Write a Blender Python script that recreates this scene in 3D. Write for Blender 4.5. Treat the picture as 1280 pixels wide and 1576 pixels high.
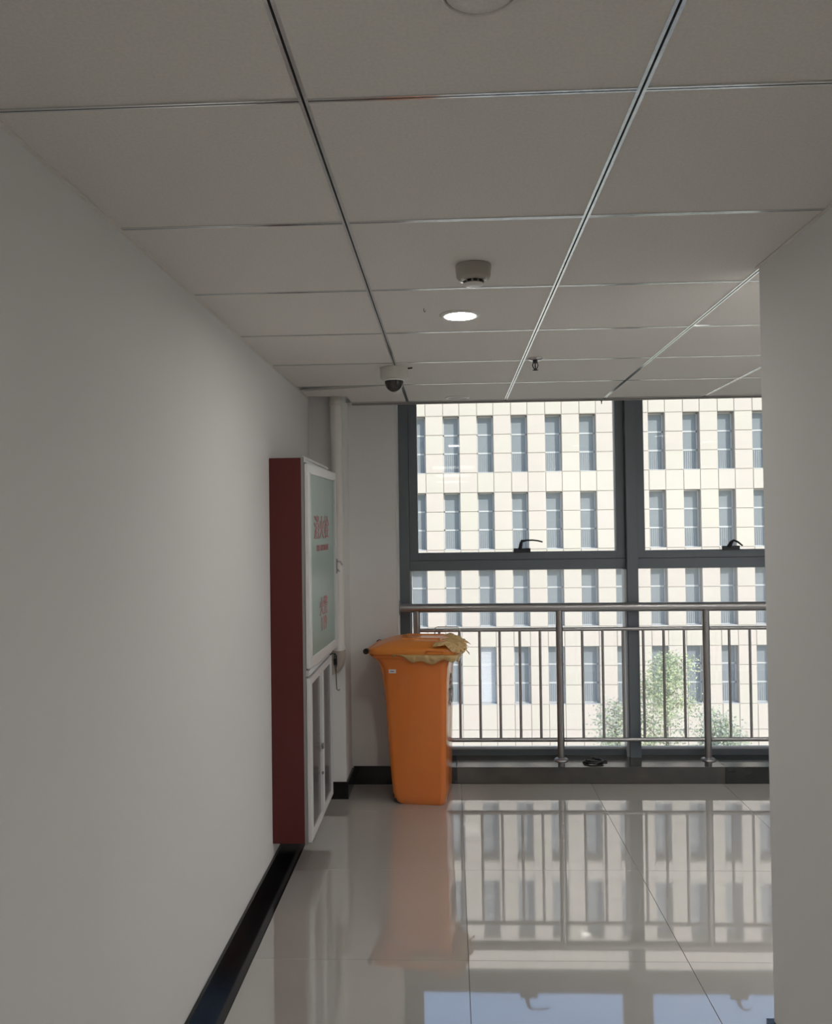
import bpy, bmesh, math, random
from mathutils import Vector, Matrix

# ------------------------------------------------------------------ scene, camera, light
for o in list(bpy.data.objects):
    bpy.data.objects.remove(o)
SC = bpy.context.scene
C = SC.collection
R = math.radians

EYE = 1.6032                      # height of the camera above the floor
CEIL = 2.367
F_PX, YAW, PITCH, ROLL = 1274.88, R(2.3657), R(0.9504), R(-0.7666)
fw = Vector((-math.sin(YAW) * math.cos(PITCH), math.cos(YAW) * math.cos(PITCH), math.sin(PITCH)))
rt = Vector((math.cos(YAW), math.sin(YAW), 0))
up = rt.cross(fw)
r2 = rt * math.cos(ROLL) + up * math.sin(ROLL)
u2 = -rt * math.sin(ROLL) + up * math.cos(ROLL)
cd = bpy.data.cameras.new('camera')
cam = bpy.data.objects.new('camera', cd)
C.objects.link(cam)
M = Matrix(((r2.x, u2.x, -fw.x, 0), (r2.y, u2.y, -fw.y, 0), (r2.z, u2.z, -fw.z, EYE), (0, 0, 0, 1)))
cam.matrix_world = M
cd.sensor_fit = 'VERTICAL'
cd.sensor_height = 24.0
cd.lens = F_PX / 1576 * 24.0
cd.clip_end = 500
SC.camera = cam

SC.view_settings.view_transform = 'Standard'
SC.view_settings.look = 'None'
SC.view_settings.gamma = 1
SC.view_settings.exposure = 0.0
SC.view_settings.use_curve_mapping = False

world = bpy.data.worlds.new('world')
SC.world = world
world.use_nodes = True
wn = world.node_tree.nodes
wl = world.node_tree.links
wn.clear()
sky = wn.new('ShaderNodeTexSky')
sky.sky_type = 'NISHITA'
sky.sun_disc = False
sky.sun_elevation = R(40)
sky.sun_rotation = R(145)
sky.air_density = 1.0
sky.dust_density = 0.3
bg = wn.new('ShaderNodeBackground')
bg.inputs['Strength'].default_value = 0.36
wo = wn.new('ShaderNodeOutputWorld')
wl.new(sky.outputs[0], bg.inputs['Color'])
wl.new(bg.outputs[0], wo.inputs['Surface'])

sd = bpy.data.lights.new('sun', 'SUN')
sd.energy = 5.0
sd.angle = R(0.6)
sd.color = (1.0, 0.95, 0.87)
sun = bpy.data.objects.new('sun', sd)
C.objects.link(sun)
sun.rotation_euler = Vector((-0.45, 0.66, -0.55)).to_track_quat('-Z', 'Y').to_euler()

LAMP_STRENGTH = 170.0              # the lit round downlight
FILL_PANEL_STRENGTH = 11.0             # added square lamps, unseen behind the camera, to lift the interior
BAY_FILL_STRENGTH = 275.0              # added deep round lamps, unseen in the side bay

# ------------------------------------------------------------------ materials
MATS = {}


def mat(name, color, rough=0.5, metal=0.0, ior=1.5, spec=0.5, noise=None, bump=None, trans=0.0, emit=None, coat=0.0, alpha=1.0):
    """noise=(scale, amount, second colour); bump=(scale, strength, distance)"""
    if name in MATS:
        return MATS[name]
    m = bpy.data.materials.new(name)
    m.use_nodes = True
    nt = m.node_tree
    b = nt.nodes['Principled BSDF']
    col = (*color, 1) if len(color) == 3 else color
    b.inputs['Base Color'].default_value = col
    b.inputs['Roughness'].default_value = rough
    b.inputs['Metallic'].default_value = metal
    b.inputs['IOR'].default_value = ior
    b.inputs['Specular IOR Level'].default_value = spec
    b.inputs['Transmission Weight'].default_value = trans
    b.inputs['Coat Weight'].default_value = coat
    b.inputs['Alpha'].default_value = alpha
    if emit:
        b.inputs['Emission Color'].default_value = (*emit[0], 1)
        b.inputs['Emission Strength'].default_value = emit[1]
    tc = None
    if noise or bump:
        tc = nt.nodes.new('ShaderNodeTexCoord')
    if noise:
        n = nt.nodes.new('ShaderNodeTexNoise')
        n.inputs['Scale'].default_value = noise[0]
        n.inputs['Detail'].default_value = 5
        nt.links.new(tc.outputs['Object'], n.inputs['Vector'])
        rp = nt.nodes.new('ShaderNodeMapRange')
        rp.inputs[1].default_value = 0.35
        rp.inputs[2].default_value = 0.65
        rp.inputs[3].default_value = 0.0
        rp.inputs[4].default_value = noise[1]
        nt.links.new(n.outputs['Fac'], rp.inputs[0])
        mx = nt.nodes.new('ShaderNodeMixRGB')
        mx.inputs[1].default_value = col
        mx.inputs[2].default_value = (*noise[2], 1)
        nt.links.new(rp.outputs[0], mx.inputs[0])
        nt.links.new(mx.outputs[0], b.inputs['Base Color'])
    if bump:
        n = nt.nodes.new('ShaderNodeTexNoise')
        n.inputs['Scale'].default_value = bump[0]
        n.inputs['Detail'].default_value = 4
        nt.links.new(tc.outputs['Object'], n.inputs['Vector'])
        bp = nt.nodes.new('ShaderNodeBump')
        bp.inputs['Strength'].default_value = bump[1]
        bp.inputs['Distance'].default_value = bump[2]
        nt.links.new(n.outputs['Fac'], bp.inputs['Height'])
        nt.links.new(bp.outputs[0], b.inputs['Normal'])
    MATS[name] = m
    return m


def glass_mat(name, tint, haze=0.0, haze_color=(0.8, 0.85, 0.85)):
    """clear sheet glass: lets light straight through, mirrors by Fresnel, with an optional pale translucent veil"""
    m = bpy.data.materials.new(name)
    m.use_nodes = True
    nt = m.node_tree
    nt.nodes.clear()
    out = nt.nodes.new('ShaderNodeOutputMaterial')
    tr = nt.nodes.new('ShaderNodeBsdfTransparent')
    tr.inputs[0].default_value = (*tint, 1)
    gl = nt.nodes.new('ShaderNodeBsdfGlossy')
    gl.inputs['Roughness'].default_value = 0.02
    fr = nt.nodes.new('ShaderNodeFresnel')
    fr.inputs[0].default_value = 1.5
    mx = nt.nodes.new('ShaderNodeMixShader')
    nt.links.new(fr.outputs[0], mx.inputs[0])
    nt.links.new(tr.outputs[0], mx.inputs[1])
    nt.links.new(gl.outputs[0], mx.inputs[2])
    last = mx
    if haze:
        df = nt.nodes.new('ShaderNodeBsdfTranslucent')
        df.inputs[0].default_value = (*haze_color, 1)
        m2 = nt.nodes.new('ShaderNodeMixShader')
        m2.inputs[0].default_value = haze
        nt.links.new(mx.outputs[0], m2.inputs[1])
        nt.links.new(df.outputs[0], m2.inputs[2])
        last = m2
    nt.links.new(last.outputs[0], out.inputs[0])
    return m


WALL = mat('wall_paint', (0.79, 0.785, 0.775), 0.75, noise=(1.2, 0.5, (0.765, 0.755, 0.74)), bump=(60, 0.12, 0.002))
TILE_C = mat('mineral_board', (0.80, 0.765, 0.71), 0.85, noise=(160, 0.55, (0.70, 0.665, 0.615)), bump=(300, 0.25, 0.001))
RUNNER = mat('runner_metal', (0.78, 0.80, 0.80), 0.22, 0.95, bump=(9, 0.35, 0.006))
SLOT = mat('runner_slot', (0.01, 0.012, 0.013), 0.6)
VOID = mat('ceiling_void', (0.08, 0.08, 0.08), 0.9)
FLOOR_T = mat('polished_floor_tile', (0.45, 0.425, 0.40), 0.035, ior=3.4, noise=(2.2, 0.6, (0.42, 0.395, 0.37)), bump=(1.6, 0.03, 0.004))
JOINT = mat('floor_joint', (0.035, 0.03, 0.028), 0.6)
GRANITE = mat('black_granite', (0.006, 0.006, 0.007), 0.12, noise=(300, 0.3, (0.02, 0.02, 0.022)))
CURB = mat('black_marble_curb', (0.04, 0.041, 0.038), 0.14, ior=1.8, noise=(8, 0.7, (0.075, 0.066, 0.052)))
CURB_D = mat('clean_black_marble', (0.015, 0.018, 0.017), 0.10, ior=1.6, noise=(10, 0.5, (0.02, 0.026, 0.022)))
ALU = mat('grey_window_aluminium', (0.135, 0.158, 0.178), 0.42, 0.1, noise=(3, 0.3, (0.15, 0.165, 0.18)))
ALU_D = mat('dark_window_fitting', (0.02, 0.024, 0.03), 0.4)
ALU_L = mat('bright_glazing_bead', (0.45, 0.48, 0.50), 0.4, 0.3)
STEEL = mat('brushed_steel', (0.41, 0.405, 0.405), 0.3, 0.9, bump=(40, 0.05, 0.001))
GLASS = glass_mat('window_glass', (0.93, 0.95, 0.94), 0.02)
GLASS_LOW = glass_mat('hazy_window_glass', (0.93, 0.94, 0.93), 0.07)  # lower panes with a stronger pale translucent veil
MAROON = mat('maroon_enamel', (0.108, 0.012, 0.011), 0.5, noise=(5, 0.4, (0.088, 0.011, 0.009)))
WHITE_AL = mat('white_aluminium', (0.74, 0.74, 0.74), 0.32, 0.1)
GREY_AL = mat('grey_edge', (0.30, 0.29, 0.28), 0.5, 0.1)
FROST = mat('green_frosted_glass', (0.27, 0.385, 0.34), 0.32, noise=(7, 0.5, (0.33, 0.40, 0.37)))
SMOKED = mat('dark_smoked_glass', (0.13, 0.125, 0.13), 0.16, noise=(8, 0.6, (0.20, 0.19, 0.20)))
RED_INK = mat('red_lettering', (0.50, 0.20, 0.21), 0.5)
BLACK_PL = mat('black_plastic', (0.012, 0.010, 0.010), 0.35)
ORANGE = mat('orange_plastic', (0.80, 0.225, 0.04), 0.13, ior=1.6, noise=(2.5, 0.5, (0.74, 0.20, 0.04)), bump=(3, 0.08, 0.01))
ORANGE_D = mat('orange_lid_plastic', (0.82, 0.27, 0.045), 0.28)
BAG = mat('yellow_bag_film', (0.88, 0.62, 0.28), 0.16, trans=0.3, bump=(45, 0.6, 0.006))
STICKER = mat('paper_sticker', (0.72, 0.66, 0.66), 0.5)
INK = mat('black_ink', (0.03, 0.03, 0.03), 0.5)
CREAM = mat('cream_plastic', (0.62, 0.60, 0.54), 0.4)
SHADED_CREAM = mat('shaded_cream_plastic', (0.40, 0.37, 0.32), 0.4)  # darker cream: the shade of a backlit housing put into the colour
BROWN_CREAM = mat('brown_elbow', (0.42, 0.37, 0.32), 0.5)  # darker, browner tone than the pipe
CREAM_W = mat('pale_plastic', (0.80, 0.78, 0.74), 0.35)
DOME = mat('smoked_dome', (0.03, 0.027, 0.025), 0.06)
CHROME = mat('chrome', (0.6, 0.6, 0.6), 0.15, 1.0)
PIPE = mat('painted_pipe', (0.80, 0.78, 0.74), 0.45)
LIT = mat('lit_diffuser', (0.9, 0.9, 0.9), 0.5, emit=((1.0, 0.97, 0.92), LAMP_STRENGTH))
LIT_BAY_FILL = mat('bay_fill_diffuser', (0.9, 0.9, 0.9), 0.5, emit=((1.0, 0.98, 0.96), BAY_FILL_STRENGTH))
FILL_PANEL_LIT = mat('fill_panel_diffuser', (0.9, 0.9, 0.9), 0.5, emit=((1.0, 0.96, 0.92), FILL_PANEL_STRENGTH))
UNLIT = mat('unlit_diffuser', (0.55, 0.53, 0.49), 0.5)
CLAD = [mat('cream_cladding', (0.535, 0.468, 0.402), 0.75, noise=(1.2, 0.4, (0.48, 0.425, 0.366))),
        mat('pinkish_cladding', (0.535, 0.458, 0.400), 0.75, noise=(1.2, 0.4, (0.48, 0.418, 0.366))),
        mat('yellowish_cladding', (0.528, 0.470, 0.394), 0.75, noise=(1.2, 0.4, (0.478, 0.427, 0.36)))]
CLAD_BACK = mat('cladding_joint', (0.36, 0.31, 0.27), 0.9)
REVEAL = mat('window_reveal', (0.5, 0.5, 0.5), 0.7)
FRAME_F = mat('pale_window_frame', (0.50, 0.50, 0.50), 0.5)
PANE_F = mat('bluish_pane', (0.20, 0.222, 0.24), 0.35, 0.0, spec=0.25, noise=(0.6, 0.6, (0.25, 0.268, 0.285)))
GUARD = mat('guard_bar', (0.40, 0.41, 0.42), 0.5)
BLIND = mat('white_blind', (0.72, 0.73, 0.78), 0.6)
PAVING = mat('pale_paving', (0.66, 0.63, 0.56), 0.85, noise=(0.8, 0.5, (0.60, 0.57, 0.51)))
BARK = mat('bark', (0.20, 0.16, 0.11), 0.9)
LEAF = [mat('leaf_green', (0.40, 0.46, 0.27), 0.6), mat('leaf_olive', (0.50, 0.50, 0.29), 0.6), mat('leaf_grey', (0.42, 0.44, 0.35), 0.6)]


# ------------------------------------------------------------------ helpers
class MB:
    """collects shapes into one mesh"""

    def __init__(self):
        self.v, self.f, self.mi, self.sm = [], [], [], []

    def add(self, vs, fs, mi=0, smooth=False):
        o = len(self.v)
        self.v += [tuple(p) for p in vs]
        for f in fs:
            self.f.append(tuple(i + o for i in f))
            self.mi.append(mi)
            self.sm.append(smooth)
        return self

    def box(self, x0, x1, y0, y1, z0, z1, mi=0, ch=0.0):
        if x0 > x1: x0, x1 = x1, x0
        if y0 > y1: y0, y1 = y1, y0
        if z0 > z1: z0, z1 = z1, z0
        if ch <= 0:
            vs = [(x, y, z) for z in (z0, z1) for y in (y0, y1) for x in (x0, x1)]
            fs = [(0, 2, 3, 1), (4, 5, 7, 6), (0, 1, 5, 4), (2, 6, 7, 3), (0, 4, 6, 2), (1, 3, 7, 5)]
            return self.add(vs, fs, mi)
        bm = bmesh.new()
        bmesh.ops.create_cube(bm, size=1, matrix=Matrix.Translation(((x0 + x1) / 2, (y0 + y1) / 2, (z0 + z1) / 2)) @ Matrix.Diagonal((x1 - x0, y1 - y0, z1 - z0, 1)))
        bmesh.ops.bevel(bm, geom=bm.edges[:], offset=ch, segments=2, profile=0.5, affect='EDGES')
        vs = [v.co.copy() for v in bm.verts]
        fs = [[v.index for v in f.verts] for f in bm.faces]
        bm.free()
        return self.add(vs, fs, mi)

    def loft(self, rings, mi=0, smooth=True, cap=True, closed=True):
        n = len(rings[0])
        vs = [p for r in rings for p in r]
        fs = []
        for k in range(len(rings) - 1):
            for i in range(n if closed else n - 1):
                j = (i + 1) % n
                fs.append((k * n + i, k * n + j, (k + 1) * n + j, (k + 1) * n + i))
        self.add(vs, fs, mi, smooth)
        if cap:
            self.add(rings[0], [tuple(range(n))[::-1]], mi)
            self.add(rings[-1], [tuple(range(n))], mi)
        return self

    def tube(self, pts, r, n=12, mi=0, cap=True, rads=None):
        pts = [Vector(p) for p in pts]
        rings = []
        prev = None
        for i, p in enumerate(pts):
            d = (pts[min(i + 1, len(pts) - 1)] - pts[max(i - 1, 0)]).normalized()
            a = prev if prev is not None else (Vector((0, 0, 1)) if abs(d.z) < 0.9 else Vector((1, 0, 0)))
            x = (a - d * a.dot(d)).normalized()
            prev = x
            y = d.cross(x)
            rr = rads[i] if rads else r
            rings.append([p + (x * math.cos(t) + y * math.sin(t)) * rr for t in [2 * math.pi * k / n for k in range(n)]])
        return self.loft(rings, mi, True, cap)

    def lathe(self, cx, cy, prof, n=32, mi=0, cap=True):
        rings = [[(cx + r * math.cos(2 * math.pi * k / n), cy + r * math.sin(2 * math.pi * k / n), z) for k in range(n)] for r, z in prof]
        return self.loft(rings, mi, True, cap)

    def build(self, name, mats, parent=None, loc=None, rot=None):
        me = bpy.data.meshes.new(name)
        me.from_pydata(self.v, [], self.f)
        if not isinstance(mats, (list, tuple)):
            mats = [mats]
        for m in mats:
            me.materials.append(m)
        me.polygons.foreach_set('material_index', self.mi)
        me.polygons.foreach_set('use_smooth', self.sm)
        me.update()
        bm = bmesh.new()
        bm.from_mesh(me)
        bmesh.ops.recalc_face_normals(bm, faces=bm.faces)
        bm.to_mesh(me)
        bm.free()
        return link(name, me, parent, loc, rot)


def link(name, me, parent=None, loc=None, rot=None):
    o = bpy.data.objects.new(name, me)
    C.objects.link(o)
    if parent: o.parent = parent
    if loc: o.location = loc
    if rot: o.rotation_euler = rot
    return o


def tag(o, label=None, cat=None, group=None, kind=None):
    if label: o['label'] = label
    if cat: o['category'] = cat
    if group: o['group'] = group
    if kind: o['kind'] = kind
    return o


def struct(o, label, cat):
    return tag(o, label, cat, kind='structure')


def empty(name, loc=(0, 0, 0), rz=0):
    o = bpy.data.objects.new(name, None)
    C.objects.link(o)
    o.location = loc
    o.rotation_euler = (0, 0, rz)
    o.empty_display_size = 0.05
    return o


def text_mesh(body, size, name, m, parent, mw, depth=0.0008):
    cu = bpy.data.curves.new(name, 'FONT')
    cu.body = body
    cu.size = size
    cu.extrude = depth
    cu.align_x = 'CENTER'
    t = bpy.data.objects.new('tmp_text', cu)
    C.objects.link(t)
    bpy.context.view_layer.update()
    me = bpy.data.meshes.new_from_object(t.evaluated_get(bpy.context.evaluated_depsgraph_get()))
    bpy.data.objects.remove(t)
    bpy.data.curves.remove(cu)
    me.name = name
    me.materials.clear()
    me.materials.append(m)
    me.transform(mw)
    return link(name, me, parent)


random.seed(4)
XL, XR, YR = -0.836, 0.94, 2.526            # left wall, right wall and where the right wall ends
YF = 5.168                                  # far wall and front of the window curb
XJ = -0.335                                 # left window reveal
XE, YB = 4.10, -7.0                         # end of the side bay, back of the corridor
TOP = 2.80

# ------------------------------------------------------------------ walls
struct(MB().box(XL - 0.2, XL, YB - 0.2, 5.7, 0, TOP).build('wall_left', WALL), 'long plain white painted wall on the left of the corridor', 'wall')
struct(MB().box(XR, XE + 0.2, YB - 0.2, YR, 0, TOP).build('wall_right', WALL), 'plain white wall block on the right, ending in a square corner', 'wall')
w = MB()
w.box(XL, XJ, YF, 5.7, 0, TOP)              # far wall beside the window
w.box(XL, XE + 0.2, 5.44, 5.7, 2.62, TOP)   # lintel
w.box(XL, XE + 0.2, 5.44, 5.7, -0.2, 0.0)
struct(w.build('wall_back', WALL), 'white far wall between pipe and window, behind the bin', 'wall')
struct(MB().box(XE, XE + 0.2, YR, 5.7, 0, TOP).build('wall_side', WALL), 'white end wall of the window bay beyond the corner', 'wall')
struct(MB().box(XL, XR, YB - 0.2, YB, 0, TOP).build('wall_rear', WALL), 'white end wall of the corridor behind the camera', 'wall')
struct(MB().box(XL, -0.633, 4.89, YF, 0, TOP).build('wall_pilaster', WALL), 'narrow white corner pilaster behind the hydrant cabinet and pipe', 'wall')
# corner bead of the reveal
struct(MB().box(XJ - 0.004, XJ + 0.004, YF - 0.004, YF + 0.004, 0.11, CEIL, ch=0.001).build('trim_1', WHITE_AL), 'thin white corner bead along the left edge of the window reveal', 'trim')

# ------------------------------------------------------------------ floor
fl = MB().box(XL - 0.2, XE + 0.2, YB - 0.2, 5.7, -0.2, -0.0125).build('floor', JOINT)
struct(fl, 'glossy pale beige tiled floor of the corridor mirroring the window', 'floor')
SX, SY = 0.0439, 3.0827
xs = [-0.756] + [SX + 0.8 * k for k in range(0, 6)]
xs[-1] = XE
ys = [SY + 0.8 * k for k in range(-12, 3)] + [YF]
ys = [max(YB, y) for y in ys]
g = 0.0009
for i in range(len(xs) - 1):
    for j in range(len(ys) - 1):
        x0, x1, y0, y1 = xs[i], xs[i + 1], ys[j], ys[j + 1]
        if y1 - y0 < 0.05: continue
        if x0 >= XR - 0.05 and y1 < YR: continue
        cx, cy = (x0 + x1) / 2, (y0 + y1) / 2
        hx, hy = (x1 - x0) / 2 - g, (y1 - y0) / 2 - g
        t = MB()
        e = 0.0006
        t.loft([[(-hx, -hy, -0.012), (hx, -hy, -0.012), (hx, hy, -0.012), (-hx, hy, -0.012)],
                [(-hx, -hy, -e), (hx, -hy, -e), (hx, hy, -e), (-hx, hy, -e)],
                [(-hx + e, -hy + e, 0), (hx - e, -hy + e, 0), (hx - e, hy - e, 0), (-hx + e, hy - e, 0)]], smooth=False)
        t.build('floor_tile', FLOOR_T, fl, (cx, cy, 0), (R(random.uniform(-0.04, 0.04)), R(random.uniform(-0.05, 0.05)), 0))
y = 4.885
while y > YB + 0.1:
    y0 = max(YB, y - 0.8)
    MB().box(XL + 0.001, -0.757, y0 + 0.001, y, -0.012, 0.0005).build('border_strip', GRANITE, fl)
    y = y0

# ------------------------------------------------------------------ baseboards
struct(MB().box(XL, XL + 0.012, YB, 4.89, 0.0005, 0.088, ch=0.001).build('baseboard_left', GRANITE), 'black polished granite baseboard along the left wall', 'baseboard')
b = MB()
b.box(XL + 0.012, -0.633, 4.878, 4.89, 0, 0.10)
b.box(-0.633, -0.621, 4.878, YF, 0, 0.10)
b.box(-0.621, XJ, YF - 0.012, YF, 0, 0.112)
struct(b.build('baseboard_back', GRANITE), 'black granite baseboard around the pilaster and behind the bin', 'baseboard')
b = MB()
b.box(XR - 0.018, XR, YB, YR, 0, 0.118)
b.box(XR - 0.018, XE, YR, YR + 0.014, 0, 0.118)
struct(b.build('baseboard_right', GRANITE), 'black granite baseboard at the foot of the right wall corner', 'baseboard')

# ------------------------------------------------------------------ window curb
cb = struct(MB().box(XJ, XE, YF + 0.004, 5.62, -0.01, 0.098).build('trim_2', SLOT), 'low black marble curb running under the big window', 'curb')
for a_, b2_, mt in ((XJ, 0.018, CURB_D), (0.0195, 1.66, CURB), (1.6615, 2.90, CURB_D), (2.9015, XE, CURB)):
    MB().box(a_, b2_, YF, 5.62, 0.0, 0.102, ch=0.002).build('stone_slab', mt, cb)

# ------------------------------------------------------------------ ceiling
cl = MB().box(XL - 0.2, XE + 0.2, YB - 0.2, 5.7, TOP, TOP + 0.25).build('ceiling', VOID)
struct(cl, 'suspended ceiling of square beige boards in a metal grid', 'ceiling')
MB().box(XJ, XE, 5.118, 5.128, CEIL - 0.004, 2.62).build('fascia', TILE_C, cl)
MB().box(XJ, XE, 5.128, 5.44, 2.60, 2.62).build('window_head', TILE_C, cl)
MB().box(-0.60, XE, 5.104, 5.122, CEIL - 0.012, CEIL + 0.004, ch=0.001).build('edge_angle', GREY_AL, cl)
MB().box(-0.60, XJ, 5.122, YF, CEIL + 0.0, CEIL + 0.01).build('edge_board', TILE_C, cl)
GX = [XL, -0.2524, 0.3476, 0.9476, 1.5476, 2.1476, 2.7476, 3.3476, 3.9476, XE]
GY = [1.4623 + 0.6 * k for k in range(-14, 7)]
GY = [max(YB, v) for v in GY] + [5.11]
bay_fill_at = [(1.25, 2.80), (1.85, 3.56), (2.45, 2.96), (3.05, 3.56)]
fill_panels_at = [(1, 0.0), (1, -1.8), (1, -3.6)]
hw = 0.0085
for i in range(len(GX) - 1):
    for j in range(len(GY) - 1):
        x0, x1, y0, y1 = GX[i], GX[i + 1], GY[j], GY[j + 1]
        if y1 - y0 < 0.03: continue
        if x0 > XR - 0.02 and y1 < YR: continue
        x1c = min(x1, XR) if y1 < YR + 0.05 and x1 > XR else x1
        if any(i == a and y0 < b_ <= y1 for a, b_ in fill_panels_at):
            continue
        hole = [(hx_, hy_) for hx_, hy_ in bay_fill_at if x0 < hx_ < x1 and y0 < hy_ < y1]
        if hole:
            # board with a round opening for an added bay lamp
            ox, oy = hole[0]
            t = MB()
            outer, inn = [], []
            for k in range(32):
                a = 2 * math.pi * k / 32
                c_, s_ = math.cos(a), math.sin(a)
                ex = min(((x1 - 0.0035 - ox) / c_) if c_ > 1e-6 else ((x0 + 0.0035 - ox) / c_) if c_ < -1e-6 else 9, ((y1 - 0.0035 - oy) / s_) if s_ > 1e-6 else ((y0 + 0.0035 - oy) / s_) if s_ < -1e-6 else 9)
                outer.append((ox + ex * c_, oy + ex * s_, CEIL + 0.001))
                inn.append((ox + 0.058 * c_, oy + 0.058 * s_, CEIL + 0.001))
            t.loft([outer, inn, [(p[0], p[1], p[2] + 0.012) for p in inn]], cap=False, smooth=False)
            t.build('ceiling_tile', TILE_C, cl)
            continue
        cx, cy = (x0 + x1c) / 2, (y0 + y1) / 2
        hx, hy = (x1c - x0) / 2 - 0.0035, (y1 - y0) / 2 - 0.0035
        rx, ry = R(random.uniform(-0.12, 0.12)), R(random.uniform(-0.12, 0.12))
        dz = 0.0
        if i == 0 and abs(y0 - 4.4623) < 0.01:
            rx, ry, dz = R(-0.2), R(1.2), 0.008
        if i == 0 and abs(y0 - 4.4623) < 0.01:
            pl = [(XL + 0.004, 4.63), (-0.256, 4.466), (-0.256, 5.058), (-0.598, 5.058), (-0.598, 4.84), (XL + 0.004, 4.80)]
            t = MB().loft([[(a, b_, CEIL + 0.001) for a, b_ in pl], [(a, b_, CEIL + 0.013) for a, b_ in pl]], smooth=False)
            t.build('ceiling_tile', TILE_C, cl)
            continue
        t = MB().loft([[(-hx, -hy, 0.012), (-hx, hy, 0.012), (hx, hy, 0.012), (hx, -hy, 0.012)],
                       [(-hx, -hy, 0.002), (-hx, hy, 0.002), (hx, hy, 0.002), (hx, -hy, 0.002)],
                       [(-hx + .003, -hy + .003, 0), (-hx + .003, hy - .003, 0), (hx - .003, hy - .003, 0), (hx - .003, -hy + .003, 0)]], smooth=False)
        t.build('ceiling_tile', TILE_C, cl, (cx, cy, CEIL + 0.001 + dz), (rx, ry, 0))


def runner(x0, x1, y0, y1, along):
    m_ = MB()
    z0, z1 = CEIL - 0.0015, CEIL + 0.022
    n = max(1, int(max(x1 - x0, y1 - y0) / 0.6))
    if along == 'y':
        for k in range(n):
            a, b_ = y0 + (y1 - y0) * k / n, y0 + (y1 - y0) * (k + 1) / n
            m_.box(x0 - hw, x0 - 0.0022, a, b_, z0, z1)
            m_.box(x0 + 0.0022, x0 + hw, a, b_, z0, z1)
        m_.box(x0 - 0.0022, x0 + 0.0022, y0, y1, CEIL + 0.006, z1, 1)
    else:
        m_.box(x0, x1, y0 - 0.0062, y0 - 0.0016, z0, z1)
        m_.box(x0, x1, y0 + 0.0016, y0 + 0.0062, z0, z1)
        m_.box(x0, x1, y0 - 0.0016, y0 + 0.0016, CEIL + 0.006, z1, 1)
    return m_


for i, gx in enumerate(GX[1:-1]):
    y0 = YR if gx > XR else YB
    runner(gx, gx, y0, 5.105, 'y').build('main_runner', [RUNNER, SLOT], cl)
for gy in GY[1:-1]:
    for i in range(len(GX) - 1):
        x0, x1 = GX[i], GX[i + 1]
        if gy < YR:
            if x0 > XR - 0.02: continue
            x1 = min(x1, XR)
        runner(x0 + hw if i else x0, x1 - hw, gy, gy, 'x').build('cross_runner', [RUNNER, SLOT], cl)
# wall angles under the ceiling
m_ = MB()
m_.box(XL, XL + 0.012, YB, 4.89, CEIL - 0.002, CEIL + 0.0005)
m_.box(XR - 0.012, XR, YB, YR, CEIL - 0.002, CEIL + 0.0005)
m_.build('wall_angle', TILE_C, cl)

# ------------------------------------------------------------------ windows
MU = [1.1675 + 1.475 * k for k in range(2)] + [XE]
FY0, FY1 = 5.425, 5.50


def curved_handle(parent, x, z, mirrored=False):
    h = MB()
    h.box(x - 0.055, x + 0.055, FY0 - 0.022, FY0, z - 0.012, z + 0.016, ch=0.003)
    s = empty('handle', (0, 0, 0))
    s.parent = parent
    h.build('handle_base', ALU_D, s)
    h = MB()
    if not mirrored:
        pts = [(x - 0.012, FY0 - 0.018, z + 0.012), (x - 0.008, FY0 - 0.03, z + 0.04), (x - 0.002, FY0 - 0.04, z + 0.062), (x + 0.03, FY0 - 0.046, z + 0.068),
               (x + 0.07, FY0 - 0.048, z + 0.068), (x + 0.10, FY0 - 0.048, z + 0.064), (x + 0.13, FY0 - 0.046, z + 0.056)]
        rads = [0.013, 0.012, 0.010, 0.0055, 0.005, 0.005, 0.0048]
    else:
        pts = [(x - 0.012, FY0 - 0.018, z + 0.012), (x - 0.006, FY0 - 0.04, z + 0.038), (x + 0.004, FY0 - 0.06, z + 0.052), (x + 0.022, FY0 - 0.085, z + 0.040), (x + 0.04, FY0 - 0.11, z + 0.018)]
        rads = [0.015, 0.012, 0.007, 0.006, 0.005]
    h.tube(pts, 0.006, 10, rads=rads)
    h.build('lever', ALU_D, s)


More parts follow.
